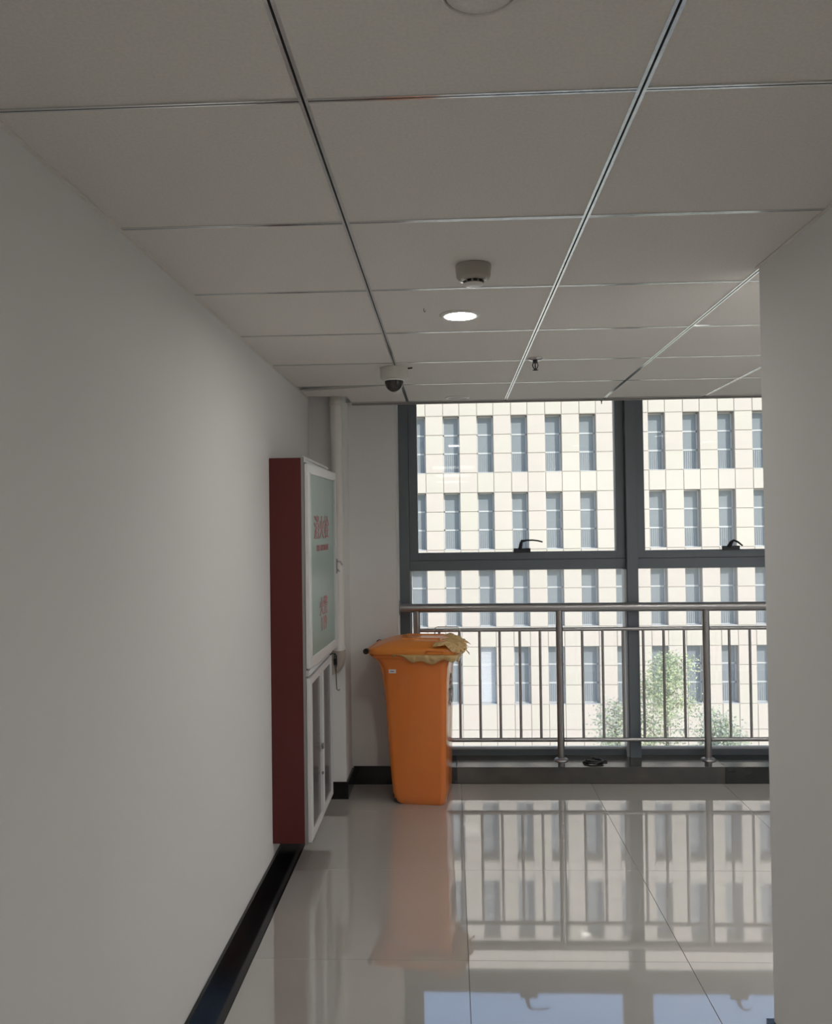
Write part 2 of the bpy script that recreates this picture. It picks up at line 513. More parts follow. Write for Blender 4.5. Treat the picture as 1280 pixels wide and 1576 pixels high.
def window(n, xa, xb, jamb):
    """one bay: opening sash above, fixed pane below"""
    wd = empty('window_%d' % n, ((xa + xb) / 2, FY0, 0.102))
    off = Vector(wd.location)

    def put(mb, name, m):
        o = mb.build(name, m, wd)
        o.location = -off
        return o
    put(MB().box(xa, xb, FY0 + 0.01, FY1, 0.085, 0.138, ch=0.002), 'bottom_frame', ALU)
    put(MB().box(xa, xb, FY0 + 0.02, FY0 + 0.05, 0.138, 0.152, ch=0.001), 'glazing_bead', ALU_L)
    put(MB().box(xa, xb, FY0, FY1, 1.306, 1.374, ch=0.002), 'transom', ALU)
    put(MB().box(xa, xb, FY0, FY1, 2.56, 2.62, ch=0.002), 'head_frame', ALU)
    if jamb:
        put(MB().box(xa - 0.065, xa, FY0 - 0.012, FY1 + 0.05, 0.10, 2.62, ch=0.002), 'jamb', ALU)
    # sash
    s = MB()
    sx0, sx1, sz0, sz1 = xa + 0.002, xb - 0.002, 1.376, 2.558
    fw_ = 0.055
    ya, yb = FY0 - 0.006, FY1 - 0.01
    s.box(sx0, sx0 + fw_, ya, yb, sz0, sz1, ch=0.002)
    s.box(sx1 - fw_, sx1, ya, yb, sz0, sz1, ch=0.002)
    s.box(sx0 + fw_, sx1 - fw_, ya, yb, sz0, sz0 + 0.048, ch=0.002)
    s.box(sx0 + fw_, sx1 - fw_, ya, yb, sz1 - fw_, sz1, ch=0.002)
    so = put(s, 'sash', ALU)
    p = MB().box(sx0 + fw_ - .004, sx1 - fw_ + .004, FY0 + 0.030, FY0 + 0.036, sz0 + 0.044, sz1 - fw_ + .004).build('pane', GLASS, so)
    p = put(MB().box(xa - 0.004, xb + 0.004, FY0 + 0.030, FY0 + 0.036, 0.136, 1.308), 'lower_pane', GLASS_LOW)
    if n == 1:
        put(MB().box(xa, xa + 0.012, FY0 + 0.004, FY0 + 0.03, 0.15, 1.30), 'side_bead', ALU_L)
    if n < 3:
        curved_handle(so, 0.462 if n == 1 else 1.80, 1.432, n == 2)
    struct(wd, ['left bay of the big grey aluminium window, above the orange bin', 'second bay of the big grey window, right of the thick mullion', 'third bay of the big grey window beyond the right wall corner'][n - 1], 'window')
    return wd


xa = -0.27
for k in range(3):
    xb = MU[k] - (0.0375 if k < 2 else 0.0)
    wd = window(k + 1, xa, xb, k == 0)
    if k < 2:
        # mullion projecting into the room; stands on the curb
        mu = MB().box(xb, xb + 0.07, FY0 - 0.05, FY1 + 0.05, 0.1, 2.62, ch=0.002).build('mullion', ALU, wd)
        mu.location = -Vector(wd.location)
        MB().box(xb - 0.016, xb - 0.001, FY0 - 0.03, FY0 + 0.05, 0.102, 1.304).build('pale_strip', ALU_L, mu)
    xa = xb + 0.07

# ------------------------------------------------------------------ railing
RY = 5.325
rail = empty('guard_railing', (0.683, RY, 0.102))
tag(rail, 'brushed steel guard railing with thin balusters standing on the curb before the window', 'railing')
ro = -Vector(rail.location)


def rput(mb, name, m=STEEL, parent=rail):
    o = mb.build(name, m, parent)
    if parent is rail: o.location = ro
    return o


rput(MB().tube([(XJ, RY, 1.074), (XE, RY, 1.060)], 0.029, 24), 'handrail')
rput(MB().tube([(XJ, RY, 1.076), (XJ + 0.006, RY, 1.076)], 0.048, 24), 'wall_flange')
posts = [-0.225, 0.683, 1.605, 2.527, 3.449]
for px in posts:
    o = rput(MB().tube([(px, RY, 0.102), (px, RY, 1.055)], 0.0225, 20), 'post')
    f = MB().lathe(px, RY, [(0.046, 0.102), (0.046, 0.106), (0.040, 0.112), (0.028, 0.116), (0.0228, 0.118)], 24)
    f.build('base_flange', STEEL, o)
for a, b_ in zip(posts, posts[1:] + [XE]):
    rput(MB().tube([(a + 0.0225, RY, 0.931), (b_ - 0.0225, RY, 0.931)], 0.0125, 12), 'upper_rail')
    rput(MB().tube([(a + 0.0225, RY, 0.230), (b_ - 0.0225, RY, 0.230)], 0.0135, 12), 'lower_rail')
bal_mesh = None
for a in posts:
    for k in range(6):
        bx = a + 0.144 + 0.1282 * k
        if bx > XE - 0.03: continue
        if bal_mesh is None:
            o = MB().tube([(0, 0, 0.232), (0, 0, 0.930)], 0.0085, 10).build('baluster', STEEL, rail)
            bal_mesh = o.data
        else:
            o = link('baluster', bal_mesh, rail)
        o.location = (bx + ro.x, 0, ro.z)

# ------------------------------------------------------------------ fire hydrant cabinet
CY0, CY1, CZ0, CZ1 = 3.80, 4.50, 0.150, 1.925
cab = empty('hydrant_cabinet', (XL, CY0, CZ0))
tag(cab, 'maroon fire hydrant cabinet with white framed glass doors hung on the left wall', 'cabinet')
co = -Vector(cab.location)


def cput(mb, name, m, parent=cab):
    o = mb.build(name, m, parent)
    if parent is cab: o.location = co
    return o


XC = -0.687
cput(MB().box(XL, XC, CY0, CY1, CZ0, CZ1, ch=0.003), 'body', MAROON)
m_ = MB()
m_.box(XC, XC + 0.013, CY0 + 0.001, CY1, CZ0 - 0.004, CZ1 + 0.004)
cput(m_, 'face_frame', GREY_AL)
m_ = MB()
m_.box(XC + 0.002, XC + 0.018, CY0 + 0.004, CY1, 1.903, 1.932, ch=0.002)
m_.box(XC + 0.002, XC + 0.024, CY0 + 0.004, CY1, 1.916, 1.926, ch=0.002)
cput(m_, 'top_moulding', WHITE_AL)
m_ = MB()
m_.box(XC + 0.012, XC + 0.026, CY0 + 0.004, CY1, 0.915, 0.940, ch=0.002)
m_.box(XC + 0.012, XC + 0.034, CY0 + 0.004, CY1, 0.922, 0.930, ch=0.002)
cput(m_, 'middle_moulding', WHITE_AL)


def door(y0, y1, z0, z1, fr, glass, name, ang, mat_f=WHITE_AL):
    """door leaf hinged at y0, facing +X"""
    d = empty(name)
    d.parent = cab
    d.location = Vector((XC + 0.014, y0, 0)) + co
    d.rotation_euler = (0, 0, -ang)
    L = y1 - y0
    m = MB()
    t = 0.018
    m.box(0, t, 0, fr, z0, z1, ch=0.002)
    m.box(0, t, L - fr, L, z0, z1, ch=0.002)
    m.box(0, t, fr, L - fr, z0, z0 + fr, ch=0.002)
    m.box(0, t, fr, L - fr, z1 - fr, z1, ch=0.002)
    e = 0.006
    m.box(t, t + 0.003, fr - e, fr, z0 + fr - e, z1 - fr + e)
    m.box(t, t + 0.003, L - fr, L - fr + e, z0 + fr - e, z1 - fr + e)
    m.build('door_frame', mat_f, d)
    MB().box(0.006, 0.011, fr - 0.002, L - fr + 0.002, z0 + fr - 0.002, z1 - fr + 0.002).build('glass_panel', glass, d)
    return d, L


ud, L = door(CY0 + 0.006, CY1 + 0.01, 0.950, 1.898, 0.045, FROST, 'upper_door', R(2.6))
ld1, _ = door(CY0 + 0.006, 4.148, CZ0 + 0.004, 0.905, 0.034, SMOKED, 'lower_door', R(0.15))
ld2, _ = door(4.154, CY1, CZ0 + 0.004, 0.905, 0.034, SMOKED, 'lower_door', R(0.0))
# red lettering on the frosted glass (reads along +Y, faces +X)
MT = Matrix(((0, 0, 1, 0.0125), (1, 0, 0, 0), (0, 1, 0, 0), (0, 0, 0, 1)))


def sign(body, size, y, z):
    text_mesh(body, size, 'lettering', RED_INK, ud, Matrix.Translation((0, y, z)) @ MT)


sign('消火栓', 0.125, L / 2 - 0.02, 1.555)
sign('FIRE HYDRANT', 0.043, L / 2, 1.485)
sign('火警', 0.10, L / 2 + 0.01, 1.170)
sign('119', 0.10, L / 2 + 0.01, 1.085)
# latch on the free edge of the upper door, small catches on the lower doors
m_ = MB()
m_.box(0.018, 0.026, L - 0.03, L - 0.008, 1.35, 1.43, ch=0.002)
m_.tube([(0.026, L - 0.02, 1.415), (0.040, L - 0.01, 1.412), (0.046, L + 0.006, 1.395)], 0.004, 8)
m_.tube([(0.026, L - 0.02, 1.37), (0.034, L - 0.012, 1.36)], 0.004, 8)
tag(m_.build('latch', CHROME, ud), 'chrome latch')
MB().box(0.018, 0.028, 0.30, 0.318, 0.50, 0.53, ch=0.002).build('catch', CHROME, ld1)
MB().box(0.018, 0.026, 0.302, 0.316, 0.375, 0.39, ch=0.002).build('catch', CHROME, ld1)

# ------------------------------------------------------------------ wall pipe with elbow
px, py, pr = -0.664, 4.845, 0.033
pipe = empty('wall_pipe', (px, py, 0.80))
tag(pipe, 'cream painted vertical pipe with a collar and elbow beside the cabinet', 'pipe')
po = -Vector(pipe.location)
o = MB().tube([(px, py, 0.85), (px, py, CEIL)], pr, 24).build('pipe_run', PIPE, pipe); o.location = po
o = MB().lathe(px, py, [(pr, 2.315), (0.041, 2.318), (0.041, 2.366), (pr, 2.367)], 24).build('collar', CREAM, pipe); o.location = po
pts = [(px, py, 0.88)] + [(px - 0.07 + 0.07 * math.cos(R(a)), py, 0.84 - 0.07 * math.sin(R(a))) for a in range(0, 91, 15)] + [(px - 0.12, py, 0.77)]
o = MB().tube(pts, 0.040, 24).build('elbow', BROWN_CREAM, pipe); o.location = po
o = MB().tube([(px - 0.11, py, 0.77), (px - 0.17, py, 0.77)], 0.034, 20).build('stub', PIPE, pipe); o.location = po
m_ = MB()
kx, ky = -0.648, 4.60
m_.tube([(kx - 0.03, ky, 0.90), (kx, ky, 0.895), (kx + 0.002, ky, 0.86), (kx, ky + 0.005, 0.78), (kx + 0.004, ky, 0.70), (kx + 0.014, ky, 0.692), (kx + 0.02, ky, 0.70)], 0.0025, 6)
m_.tube([(kx - 0.006, ky, 0.90), (kx - 0.008, ky, 0.84), (kx - 0.002, ky, 0.80), (kx + 0.006, ky, 0.84), (kx + 0.004, ky, 0.89)], 0.003, 6)
m_.box(kx - 0.012, kx + 0.008, ky - 0.006, ky + 0.006, 0.835, 0.87, ch=0.002)
m_.box(kx - 0.045, kx - 0.02, CY1 + 0.001, ky + 0.004, 0.896, 0.904)
o = m_.build('hanging_wire', BLACK_PL)
tag(o, 'thin dark wire hook hanging at the far edge of the hydrant cabinet', 'wire hook')

# ------------------------------------------------------------------ wheelie bin
bin_ = empty('wheelie_bin', (-0.172, 4.962, 0.0), R(-6.8))
tag(bin_, 'orange plastic wheelie bin with bag-lined rim standing by the window curb', 'bin')


def rrect(u0, u1, v0, v1, z, r=0.035, n=5, zz=None):
    pts = []
    for cx, cy, a0 in ((u1 - r, v1 - r, 0), (u0 + r, v1 - r, 90), (u0 + r, v0 + r, 180), (u1 - r, v0 + r, 270)):
        for k in range(n + 1):
            a = R(a0 + 90 * k / n)
            pts.append((cx + r * math.cos(a), cy + r * math.sin(a), z))
    return pts


m_ = MB()
rings = [rrect(-0.118, 0.132, -0.178, 0.155, 0.0, 0.03), rrect(-0.140, 0.143, -0.186, 0.160, 0.012, 0.03),
         rrect(-0.164, 0.145, -0.189, 0.160, 0.06, 0.032), rrect(-0.172, 0.147, -0.191, 0.160, 0.15, 0.032),
         rrect(-0.186, 0.151, -0.197, 0.160, 0.33, 0.034), rrect(-0.198, 0.157, -0.204, 0.160, 0.56, 0.036),
         rrect(-0.207, 0.163, -0.211, 0.160, 0.74, 0.038), rrect(-0.213, 0.168, -0.214, 0.160, 0.785, 0.04),
         rrect(-0.232, 0.178, -0.222, 0.160, 0.825, 0.04), rrect(-0.262, 0.188, -0.228, 0.160, 0.862, 0.04)]
inner = [rrect(-0.255, 0.180, -0.222, 0.154, 0.862, 0.036), rrect(-0.20, 0.157, -0.205, 0.154, 0.80, 0.036), rrect(-0.16, 0.135, -0.178, 0.145, 0.03, 0.03)]
m_.loft(rings + inner)
m_.build('body', ORANGE, bin_)
# rim
m_ = MB()
m_.loft([rrect(-0.262, 0.192, -0.232, 0.162, 0.845, 0.04), rrect(-0.268, 0.200, -0.238, 0.163, 0.850, 0.04), rrect(-0.268, 0.200, -0.238, 0.163, 0.868, 0.04), rrect(-0.262, 0.192, -0.232, 0.162, 0.872, 0.04)])
m_.build('rim', ORANGE, bin_)
# lid: shallow dome
m_ = MB()
lid = [rrect(-0.272, 0.222, -0.246, 0.166, 0.866, 0.045), rrect(-0.280, 0.228, -0.252, 0.168, 0.872, 0.045), rrect(-0.276, 0.228, -0.252, 0.168, 0.898, 0.045),
       rrect(-0.262, 0.215, -0.240, 0.160, 0.908, 0.045), rrect(-0.225, 0.192, -0.215, 0.145, 0.920, 0.045), rrect(-0.18, 0.172, -0.19, 0.125, 0.934, 0.045),
       rrect(-0.14, 0.15, -0.165, 0.11, 0.941, 0.045), rrect(-0.09, 0.11, -0.12, 0.08, 0.944, 0.045)]
m_.loft(lid)
lo = m_.build('lid', ORANGE_D, bin_)
m_ = MB()
m_.box(0.06, 0.15, -0.2575, -0.251, 0.876, 0.880, ch=0.001)
m_.tube([(0.065, -0.256, 0.878), (0.052, -0.257, 0.886), (0.062, -0.256, 0.894), (0.15, -0.256, 0.893), (0.158, -0.256, 0.886), (0.15, -0.256, 0.878)], 0.003, 6)
m_.build('side_grip', ORANGE_D, lo)
for v in (-0.12, 0.06):
    MB().box(-0.11, 0.12, v - 0.012, v + 0.012, 0.930, 0.949, ch=0.005).build('lid_rib', ORANGE_D, lo)
m_ = MB()
m_.tube([(0.05, 0.13, 0.915), (0.055, 0.13, 0.975), (0.07, 0.13, 0.982), (0.19, 0.13, 0.982), (0.205, 0.13, 0.972), (0.212, 0.13, 0.915)], 0.003, 8)
m_.build('wire_grip', STEEL, lo)
# handle bar and hinges at the back
m_ = MB()
m_.tube([(-0.292, -0.215, 0.884), (-0.292, 0.135, 0.884)], 0.014, 16)
for v in (-0.225, -0.09, 0.03, 0.125):
    m_.box(-0.292, -0.235, v, v + 0.02, 0.868, 0.895, ch=0.004)
m_.build('handle_bar', ORANGE_D, bin_)
for v in (-0.24, 0.130):
    MB().tube([(-0.298, v, 0.884), (-0.298, v + 0.025, 0.884)], 0.0165, 20).build('handle_cap', BLACK_PL, bin_)
# curved brackets running from the handle down to the body
for v in (-0.195, 0.13):
    m_ = MB()
    prof = [(-0.298, 0.872), (-0.278, 0.852), (-0.25, 0.835), (-0.233, 0.820), (-0.220, 0.79), (-0.211, 0.75), (-0.200, 0.66), (-0.18, 0.66), (-0.18, 0.87)]
    m_.loft([[(u, v, z) for u, z in prof], [(u, v + 0.016, z) for u, z in prof]], smooth=False)
    m_.build('bracket', ORANGE, bin_)
# wheels tucked under the back edge with their axle
for v in (-0.16, 0.10):
    m_ = MB().tube([(-0.120, v, 0.045), (-0.120, v + 0.035, 0.045)], 0.045, 28)
    wh = m_.build('wheel', BLACK_PL, bin_)
    MB().tube([(-0.120, v - 0.003, 0.045), (-0.120, v + 0.038, 0.045)], 0.022, 16).build('wheel_hub', ORANGE_D, wh)
MB().tube([(-0.120, -0.16, 0.045), (-0.120, 0.135, 0.045)], 0.008, 10).build('axle', STEEL, bin_)
# biohazard mark on the front face, facing the window side
m_ = MB()
BU, BZ = 0.158, 0.62


def arc_strip(c, r0, r1, a0, a1, n=18):
    ring0, ring1 = [], []
    for k in range(n + 1):
        a = R(a0 + (a1 - a0) * k / n)
        ring0.append((BU + 0.0062, c[0] + r0 * math.cos(a), BZ + c[1] + r0 * math.sin(a)))
        ring1.append((BU + 0.0062, c[0] + r1 * math.cos(a), BZ + c[1] + r1 * math.sin(a)))
    m_.loft([ring0, ring1], cap=False, closed=False, smooth=False)


for k in range(3):
    a = 90 + 120 * k
    arc_strip((0.052 * math.cos(R(a)), 0.052 * math.sin(R(a))), 0.036, 0.052, a - 150, a + 150)
arc_strip((0, 0), 0.050, 0.060, 0, 360, 36)
arc_strip((0, 0), 0.008, 0.016, 0, 360, 24)
bz = m_.build('biohazard_mark', INK, bin_)
sl = bz.modifiers.new('thick', 'SOLIDIFY')
sl.thickness = 0.001
# small sticker
st = MB().box(-0.170, -0.128, -0.2155, -0.2125, 0.757, 0.779, ch=0.0008).build('sticker', STICKER, bin_)
MB().box(-0.160, -0.139, -0.2162, -0.2154, 0.766, 0.770).build('sticker_print', INK, st)
# crumpled bag film hanging out under the lid
rnd = random.Random(9)
per = []
base_in = rrect(-0.20, 0.214, -0.240, 0.150, 0, 0.05, 10)
# resample the outline
P = [Vector(p) for p in base_in]
loop = []
for i in range(len(P)):
    a, b_ = P[i], P[(i + 1) % len(P)]
    nseg = max(1, int((b_ - a).length / 0.010))
    for k in range(nseg):
        loop.append(a.lerp(b_, k / nseg))
cen = Vector((0.0, 0, 0))
nl = len(loop)
ph = [rnd.uniform(0, 6.28) for _ in range(8)]
rings = []
for k, (z, o_) in enumerate([(0.874, 0.026), (0.866, 0.036), (0.857, 0.037), (0.848, 0.033), (0.840, 0.028), (0.832, 0.022), (0.824, 0.014)]):
    ring = []
    for i, p in enumerate(loop):
        s = i / nl * 2 * math.pi
        d = (p - cen).normalized()
        fr = min(1.0, max(0.0, (p.x + 0.12) / 0.30))
        w1 = 0.45 * math.sin(23 * s + ph[0] + k * 0.5) + 0.35 * math.sin(41 * s + ph[1] - k) + 0.3 * math.sin(67 * s + ph[2] + k * 1.7) + rnd.uniform(-.35, .35)
        amp = (0.002 + 0.005 * fr) * min(1, k / 2)
        far_side = p.y > 0.10
        side = p.x < -0.15 or far_side
        o2 = (-0.024 if side else o_ * (0.55 + 0.45 * fr) - 0.010)
        drop = (0.874 - z) * (0.55 + 0.45 * fr + 0.25 * math.sin(5 * s + ph[3]) + 0.18 * math.sin(13 * s + ph[4]))
        q = p + d * (o2 + (0 if side else amp * w1))
        ring.append((q.x, q.y, 0.872 - drop + 0.003 * w1 * min(1, k / 2)))
    rings.append(ring)
m_ = MB()
m_.loft(rings, cap=False)
bg_ = m_.build('bag_liner', BAG, bin_)
sl = bg_.modifiers.new('thick', 'SOLIDIFY')
sl.thickness = 0.0008
# gathered bag tuft over the front end of the lid
m_ = MB()
NU, NV = 22, 56
grid = []
ph2 = [rnd.uniform(0, 6.28) for _ in range(10)]
for a in range(NU):
    f_ = a / (NU - 1)
    row = []
    for b_ in range(NV):
        g_ = b_ / (NV - 1)
        v = -0.262 + 0.40 * g_
        rag = 0.018 * math.sin(9 * g_ + ph2[0]) + 0.012 * math.sin(23 * g_ + ph2[1]) + 0.008 * math.sin(51 * g_ + ph2[2])
        u = 0.125 + rag * (1 - f_) + (0.135 + 0.6 * rag) * f_
        z = 0.925 if u < 0.17 else 0.925 - 0.028 * min(1, (u - 0.17) / 0.05)
        if u > 0.222:
            z = 0.897 - 0.9 * (u - 0.222)
        if v < -0.235:
            z -= 0.6 * (-0.235 - v)
        z += 0.010 + 0.010 * abs(math.sin(31 * g_ + ph2[3] + 2.2 * f_)) * (0.4 + f_) + 0.006 * math.sin(17 * g_ - 5 * f_ + ph2[4]) + 0.005 * math.sin(67 * g_ + 9 * f_ + ph2[5]) + rnd.uniform(-.003, .003)
        u += 0.006 * math.sin(47 * g_ + 7 * f_ + ph2[6]) + rnd.uniform(-.002, .002)
        row.append((u, v, z))
    grid.append(row)
vs = [p for row in grid for p in row]
fs = [(a * NV + b_, a * NV + b_ + 1, (a + 1) * NV + b_ + 1, (a + 1) * NV + b_) for a in range(NU - 1) for b_ in range(NV - 1)]
m_.add(vs, fs, 0, False)
bt = m_.build('bag_folds', BAG, bin_)
sl = bt.modifiers.new('thick', 'SOLIDIFY')
sl.thickness = 0.0008

# ------------------------------------------------------------------ ceiling fittings
# smoke detector
sx, sy = 0.078, 2.435
sm = empty('smoke_detector', (sx, sy, CEIL))
tag(sm, 'round cream smoke detector hanging from the ceiling nearest the lit lamp', 'smoke detector')
o = MB().lathe(0, 0, [(0.053, 0), (0.053, -0.004), (0.050, -0.034), (0.044, -0.042), (0.034, -0.044)], 36).build('housing', SHADED_CREAM, sm)
o = MB().lathe(0, 0, [(0.029, -0.042), (0.028, -0.054)], 32).build('chamber', SHADED_CREAM, sm)
for k in range(10):
    a = 2 * math.pi * k / 10 + 0.16
    q = MB().box(-0.006, 0.006, -0.001, 0.0012, -0.052, -0.045).build('vent_slot', BLACK_PL, sm)
    q.location = (0.0288 * math.sin(a), -0.0288 * math.cos(a), 0)
    q.rotation_euler = (0, 0, a)
o = MB().lathe(0, 0, [(0.029, -0.054), (0.029, -0.056), (0.023, -0.060), (0.010, -0.0605)], 32).build('cover_disc', CREAM_W, sm)
for a in (-0.9, 1.1, 3.3):
    q = MB().box(-0.007, 0.007, -0.004, 0.004, -0.049, -0.040, ch=0.001).build('clip', CREAM_W, sm)
    q.location = (0.038 * math.sin(a), -0.038 * math.cos(a), 0)
    q.rotation_euler = (0, 0, a)


def downlight(x, y, lit, label, deep=False):
    d = empty('ceiling_downlight', (x, y, CEIL))
    tag(d, label, 'ceiling light', 'round ceiling downlights')
    MB().lathe(0, 0, [(0.075, 0.001), (0.074, -0.002), (0.064, -0.0055), (0.0565, -0.006), (0.0562, 0.003)], 48, cap=False).build('trim_ring', CREAM_W, d)
    if deep:
        MB().lathe(0, 0, [(0.060, -0.004), (0.058, -0.003), (0.055, 0.018)], 40, cap=False).build('reflector_can', CREAM_W, d)
        MB().lathe(0, 0, [(0.056, 0.017), (0.056, 0.014), (0.001, 0.013)], 40).build('diffuser', LIT_BAY_FILL, d)
    else:
        MB().lathe(0, 0, [(0.056, 0.003), (0.056, -0.003), (0.001, -0.0035)], 40).build('diffuser', LIT if lit else UNLIT, d)
    return d


downlight(0.046, 3.005, True, 'lit round recessed downlight in the ceiling beyond the smoke detector')
downlight(0.050, 4.960, False, 'unlit round downlight in the last ceiling row by the window')
BAY_WORDS = ['nearest the wall corner', 'second from the corner and closer to the window', 'third from the corner, set back from the window', 'farthest from the corner, by the end wall']
for (x_, y_), w_ in zip(bay_fill_at, BAY_WORDS):  # unseen bay lamps, added to brighten the window end
    downlight(x_, y_, True, 'added lit round downlight in the unseen side bay, ' + w_, True)
# round cover close to the camera
cc = empty('ceiling_cover', (0.052, 1.172, CEIL))
tag(cc, 'round flush cover plate in the ceiling board at the top edge of the photo', 'cover plate')
MB().lathe(0, 0, [(0.058, 0.001), (0.058, -0.004), (0.0535, -0.006), (0.0525, -0.002)], 48, cap=False).build('ring', TILE_C, cc)
MB().lathe(0, 0, [(0.0525, 0.0), (0.050, -0.0005)], 48, cap=False).build('shadow_gap', SLOT, cc)
MB().lathe(0, 0, [(0.050, 0.0), (0.0495, -0.005), (0.02, -0.006), (0.001, -0.006)], 40).build('plate', TILE_C, cc)

# dome camera
dc = empty('dome_camera', (-0.262, 3.985, CEIL))
tag(dc, 'cream security camera with smoked black dome on the ceiling grid line', 'security camera')
MB().lathe(0, 0, [(0.067, 0.0), (0.067, -0.047), (0.062, -0.056), (0.045, -0.060)], 40).build('housing', CREAM, dc)
MB().lathe(0, 0, [(0.049, -0.058), (0.049, -0.063), (0.046, -0.065), (0.0455, -0.065)], 36).build('dome_ring', CREAM_W, dc)
MB().lathe(0, 0, [(0.0455, -0.063)] + [(0.0455 * math.cos(R(a)), -0.065 - 0.052 * math.sin(R(a))) for a in range(10, 90, 10)] + [(0.001, -0.117)], 36).build('dome', DOME, dc)
m_ = MB().tube([(0.058, 0.03, -0.001), (0.070, 0.0, -0.003), (0.082, -0.008, -0.004), (0.088, -0.004, -0.002)], 0.004, 8)
m_.build('cable', BLACK_PL, dc)
MB().box(0.056, 0.07, -0.02, -0.005, -0.060, -0.052, ch=0.002).build('clip', CREAM_W, dc)

# sprinkler
sp = empty('fire_sprinkler', (0.402, 3.835, CEIL))
tag(sp, 'small dark pendent fire sprinkler with chrome rosette in the ceiling', 'sprinkler')
MB().lathe(0, 0, [(0.036, 0.0), (0.036, -0.003), (0.022, -0.010), (0.015, -0.011)], 32).build('rosette', CHROME, sp)
MB().lathe(0, 0, [(0.012, -0.010), (0.012, -0.020), (0.008, -0.022)], 20).build('thread', BLACK_PL, sp)
m_ = MB()
for s in (-1, 1):
    m_.tube([(s * 0.010, 0, -0.020), (s * 0.0125, 0, -0.032), (s * 0.008, 0, -0.044), (0, 0, -0.050)], 0.0025, 8)
m_.build('frame_arms', BLACK_PL, sp)
MB().tube([(0, 0, -0.020), (0, 0, -0.046)], 0.003, 8).build('bulb', mat('dark_bulb', (0.08, 0.03, 0.03), 0.2), sp)
MB().lathe(0, 0, [(0.004, -0.049), (0.014, -0.052), (0.014, -0.0535), (0.004, -0.055)], 20).build('deflector', BLACK_PL, sp)

# tiny hook and screw
m_ = MB().tube([(-0.083, 2.903, CEIL + 0.001), (-0.083, 2.903, CEIL - 0.008), (-0.080, 2.903, CEIL - 0.012), (-0.077, 2.903, CEIL - 0.008)], 0.0012, 6)
tag(m_.build('ceiling_hook', BLACK_PL), 'tiny dark wire hook in the ceiling board left of the lit downlight', 'hook')
m_ = MB().lathe(0.936, 5.112, [(0.005, CEIL - 0.012), (0.005, CEIL - 0.016), (0.003, CEIL - 0.017), (0.003, CEIL - 0.032)], 12)
tag(m_.build('ceiling_screw', BLACK_PL), 'small dark screw hanging from the ceiling edge above the mullion', 'screw')

# added unseen square lamps behind the camera, brightening the corridor
for i, (a, b_) in enumerate(fill_panels_at):
    j = [k for k in range(len(GY) - 1) if GY[k] < b_ <= GY[k + 1]][0]
    x0, x1, y0, y1 = GX[a], GX[a + 1], GY[j], GY[j + 1]
    d = empty('fill_panel_light', ((x0 + x1) / 2, (y0 + y1) / 2, CEIL))
    tag(d, 'added unseen square ceiling panel lamp behind the camera, ' + ['nearest the camera', 'middle one of three', 'farthest from the camera'][i], 'ceiling light', 'added square panel lamps behind the camera')
    h = 0.29
    m_ = MB()
    for s in (-1, 1):
        m_.box(s * h, s * (h - 0.02), -h, h, -0.002, 0.11)
        m_.box(-h, h, s * h, s * (h - 0.02), -0.002, 0.11)
        m_.box(-h, h, s * 0.093 - 0.002, s * 0.093 + 0.002, 0.0, 0.10)
    m_.build('frame', WHITE_AL, d)
    MB().box(-h + .02, h - .02, -h + .02, h - .02, 0.10, 0.11).build('diffuser', FILL_PANEL_LIT, d)

# coil of dark cable on the curb
m_ = MB()
rc = random.Random(3)
pts = []
for k in range(60):
    a = k / 60 * 2 * math.pi * 3.3
    rr = 0.040 + 0.012 * math.sin(a * 0.7) + rc.uniform(-.002, .002)
    pts.append((0.873 + 1.25 * rr * math.cos(a), 5.262 + 0.8 * rr * math.sin(a), 0.107 + 0.012 * k / 60 + 0.003 * math.sin(a * 1.6)))
pts += [(0.95, 5.275, 0.108), (0.962, 5.27, 0.107)]
m_.tube(pts, 0.0048, 8)
tag(m_.build('cable_coil', BLACK_PL), 'small coil of dark cable lying on the black curb left of the mullion foot', 'cable')

# ------------------------------------------------------------------ outside: ground, office block, trees
struct(MB().box(-60, 80, 6.2, 120, -9.3, -8.9).build('ground', PAVING), 'pale sunlit paved ground far below the window', 'ground')

BY = 38.0
bld = empty('office_building', (6, BY, -8.9))
tag(bld, 'cream stone-clad office block with rows of narrow windows across the way', 'building')
bo = -Vector(bld.location)
P_, WW = 1.555, 0.745
X0 = 1.263 - P_                                   # left edge of a window column
ZT0, FH, WH = 6.61, 3.53, 2.62                    # top of a window row, storey height, window height
NX0, NX1 = -12, 22
RZ_TOP, K_TOP, K_BOT = 19.3, -3, 3
DEP = 0.38
# backing wall behind the cladding with holes: vertical piers and bands
m_ = MB()
xl, xr_ = X0 + NX0 * P_ - 0.81, X0 + NX1 * P_ + WW + 0.81
m_.box(xl, xr_, BY + 0.50, BY + 12, -8.9, RZ_TOP)                       # core
for i in range(NX0, NX1 + 2):
    a = X0 + i * P_ - (P_ - WW)
    m_.box(a, a + (P_ - WW), BY + 0.03, BY + 0.50, -8.9, RZ_TOP)
zs = []
for k in range(K_TOP, K_BOT + 1):
    zt = ZT0 - FH * k
    zs.append((zt, zt - WH))
prev = RZ_TOP
for zt, zb in zs:
    m_.box(xl, xr_, BY + 0.032, BY + 0.49, zt, prev)
    prev = zb
m_.box(xl, xr_, BY + 0.032, BY + 0.49, -8.9, prev)
o = m_.build('wall', CLAD_BACK, bld); o.location = bo
m_ = MB().box(xl - 0.1, xr_ + 0.1, BY - 0.05, BY + 12.1, RZ_TOP, RZ_TOP + 0.25)
o = m_.build('parapet', CLAD[0], bld); o.location = bo
# cladding panels
panel_meshes = {}


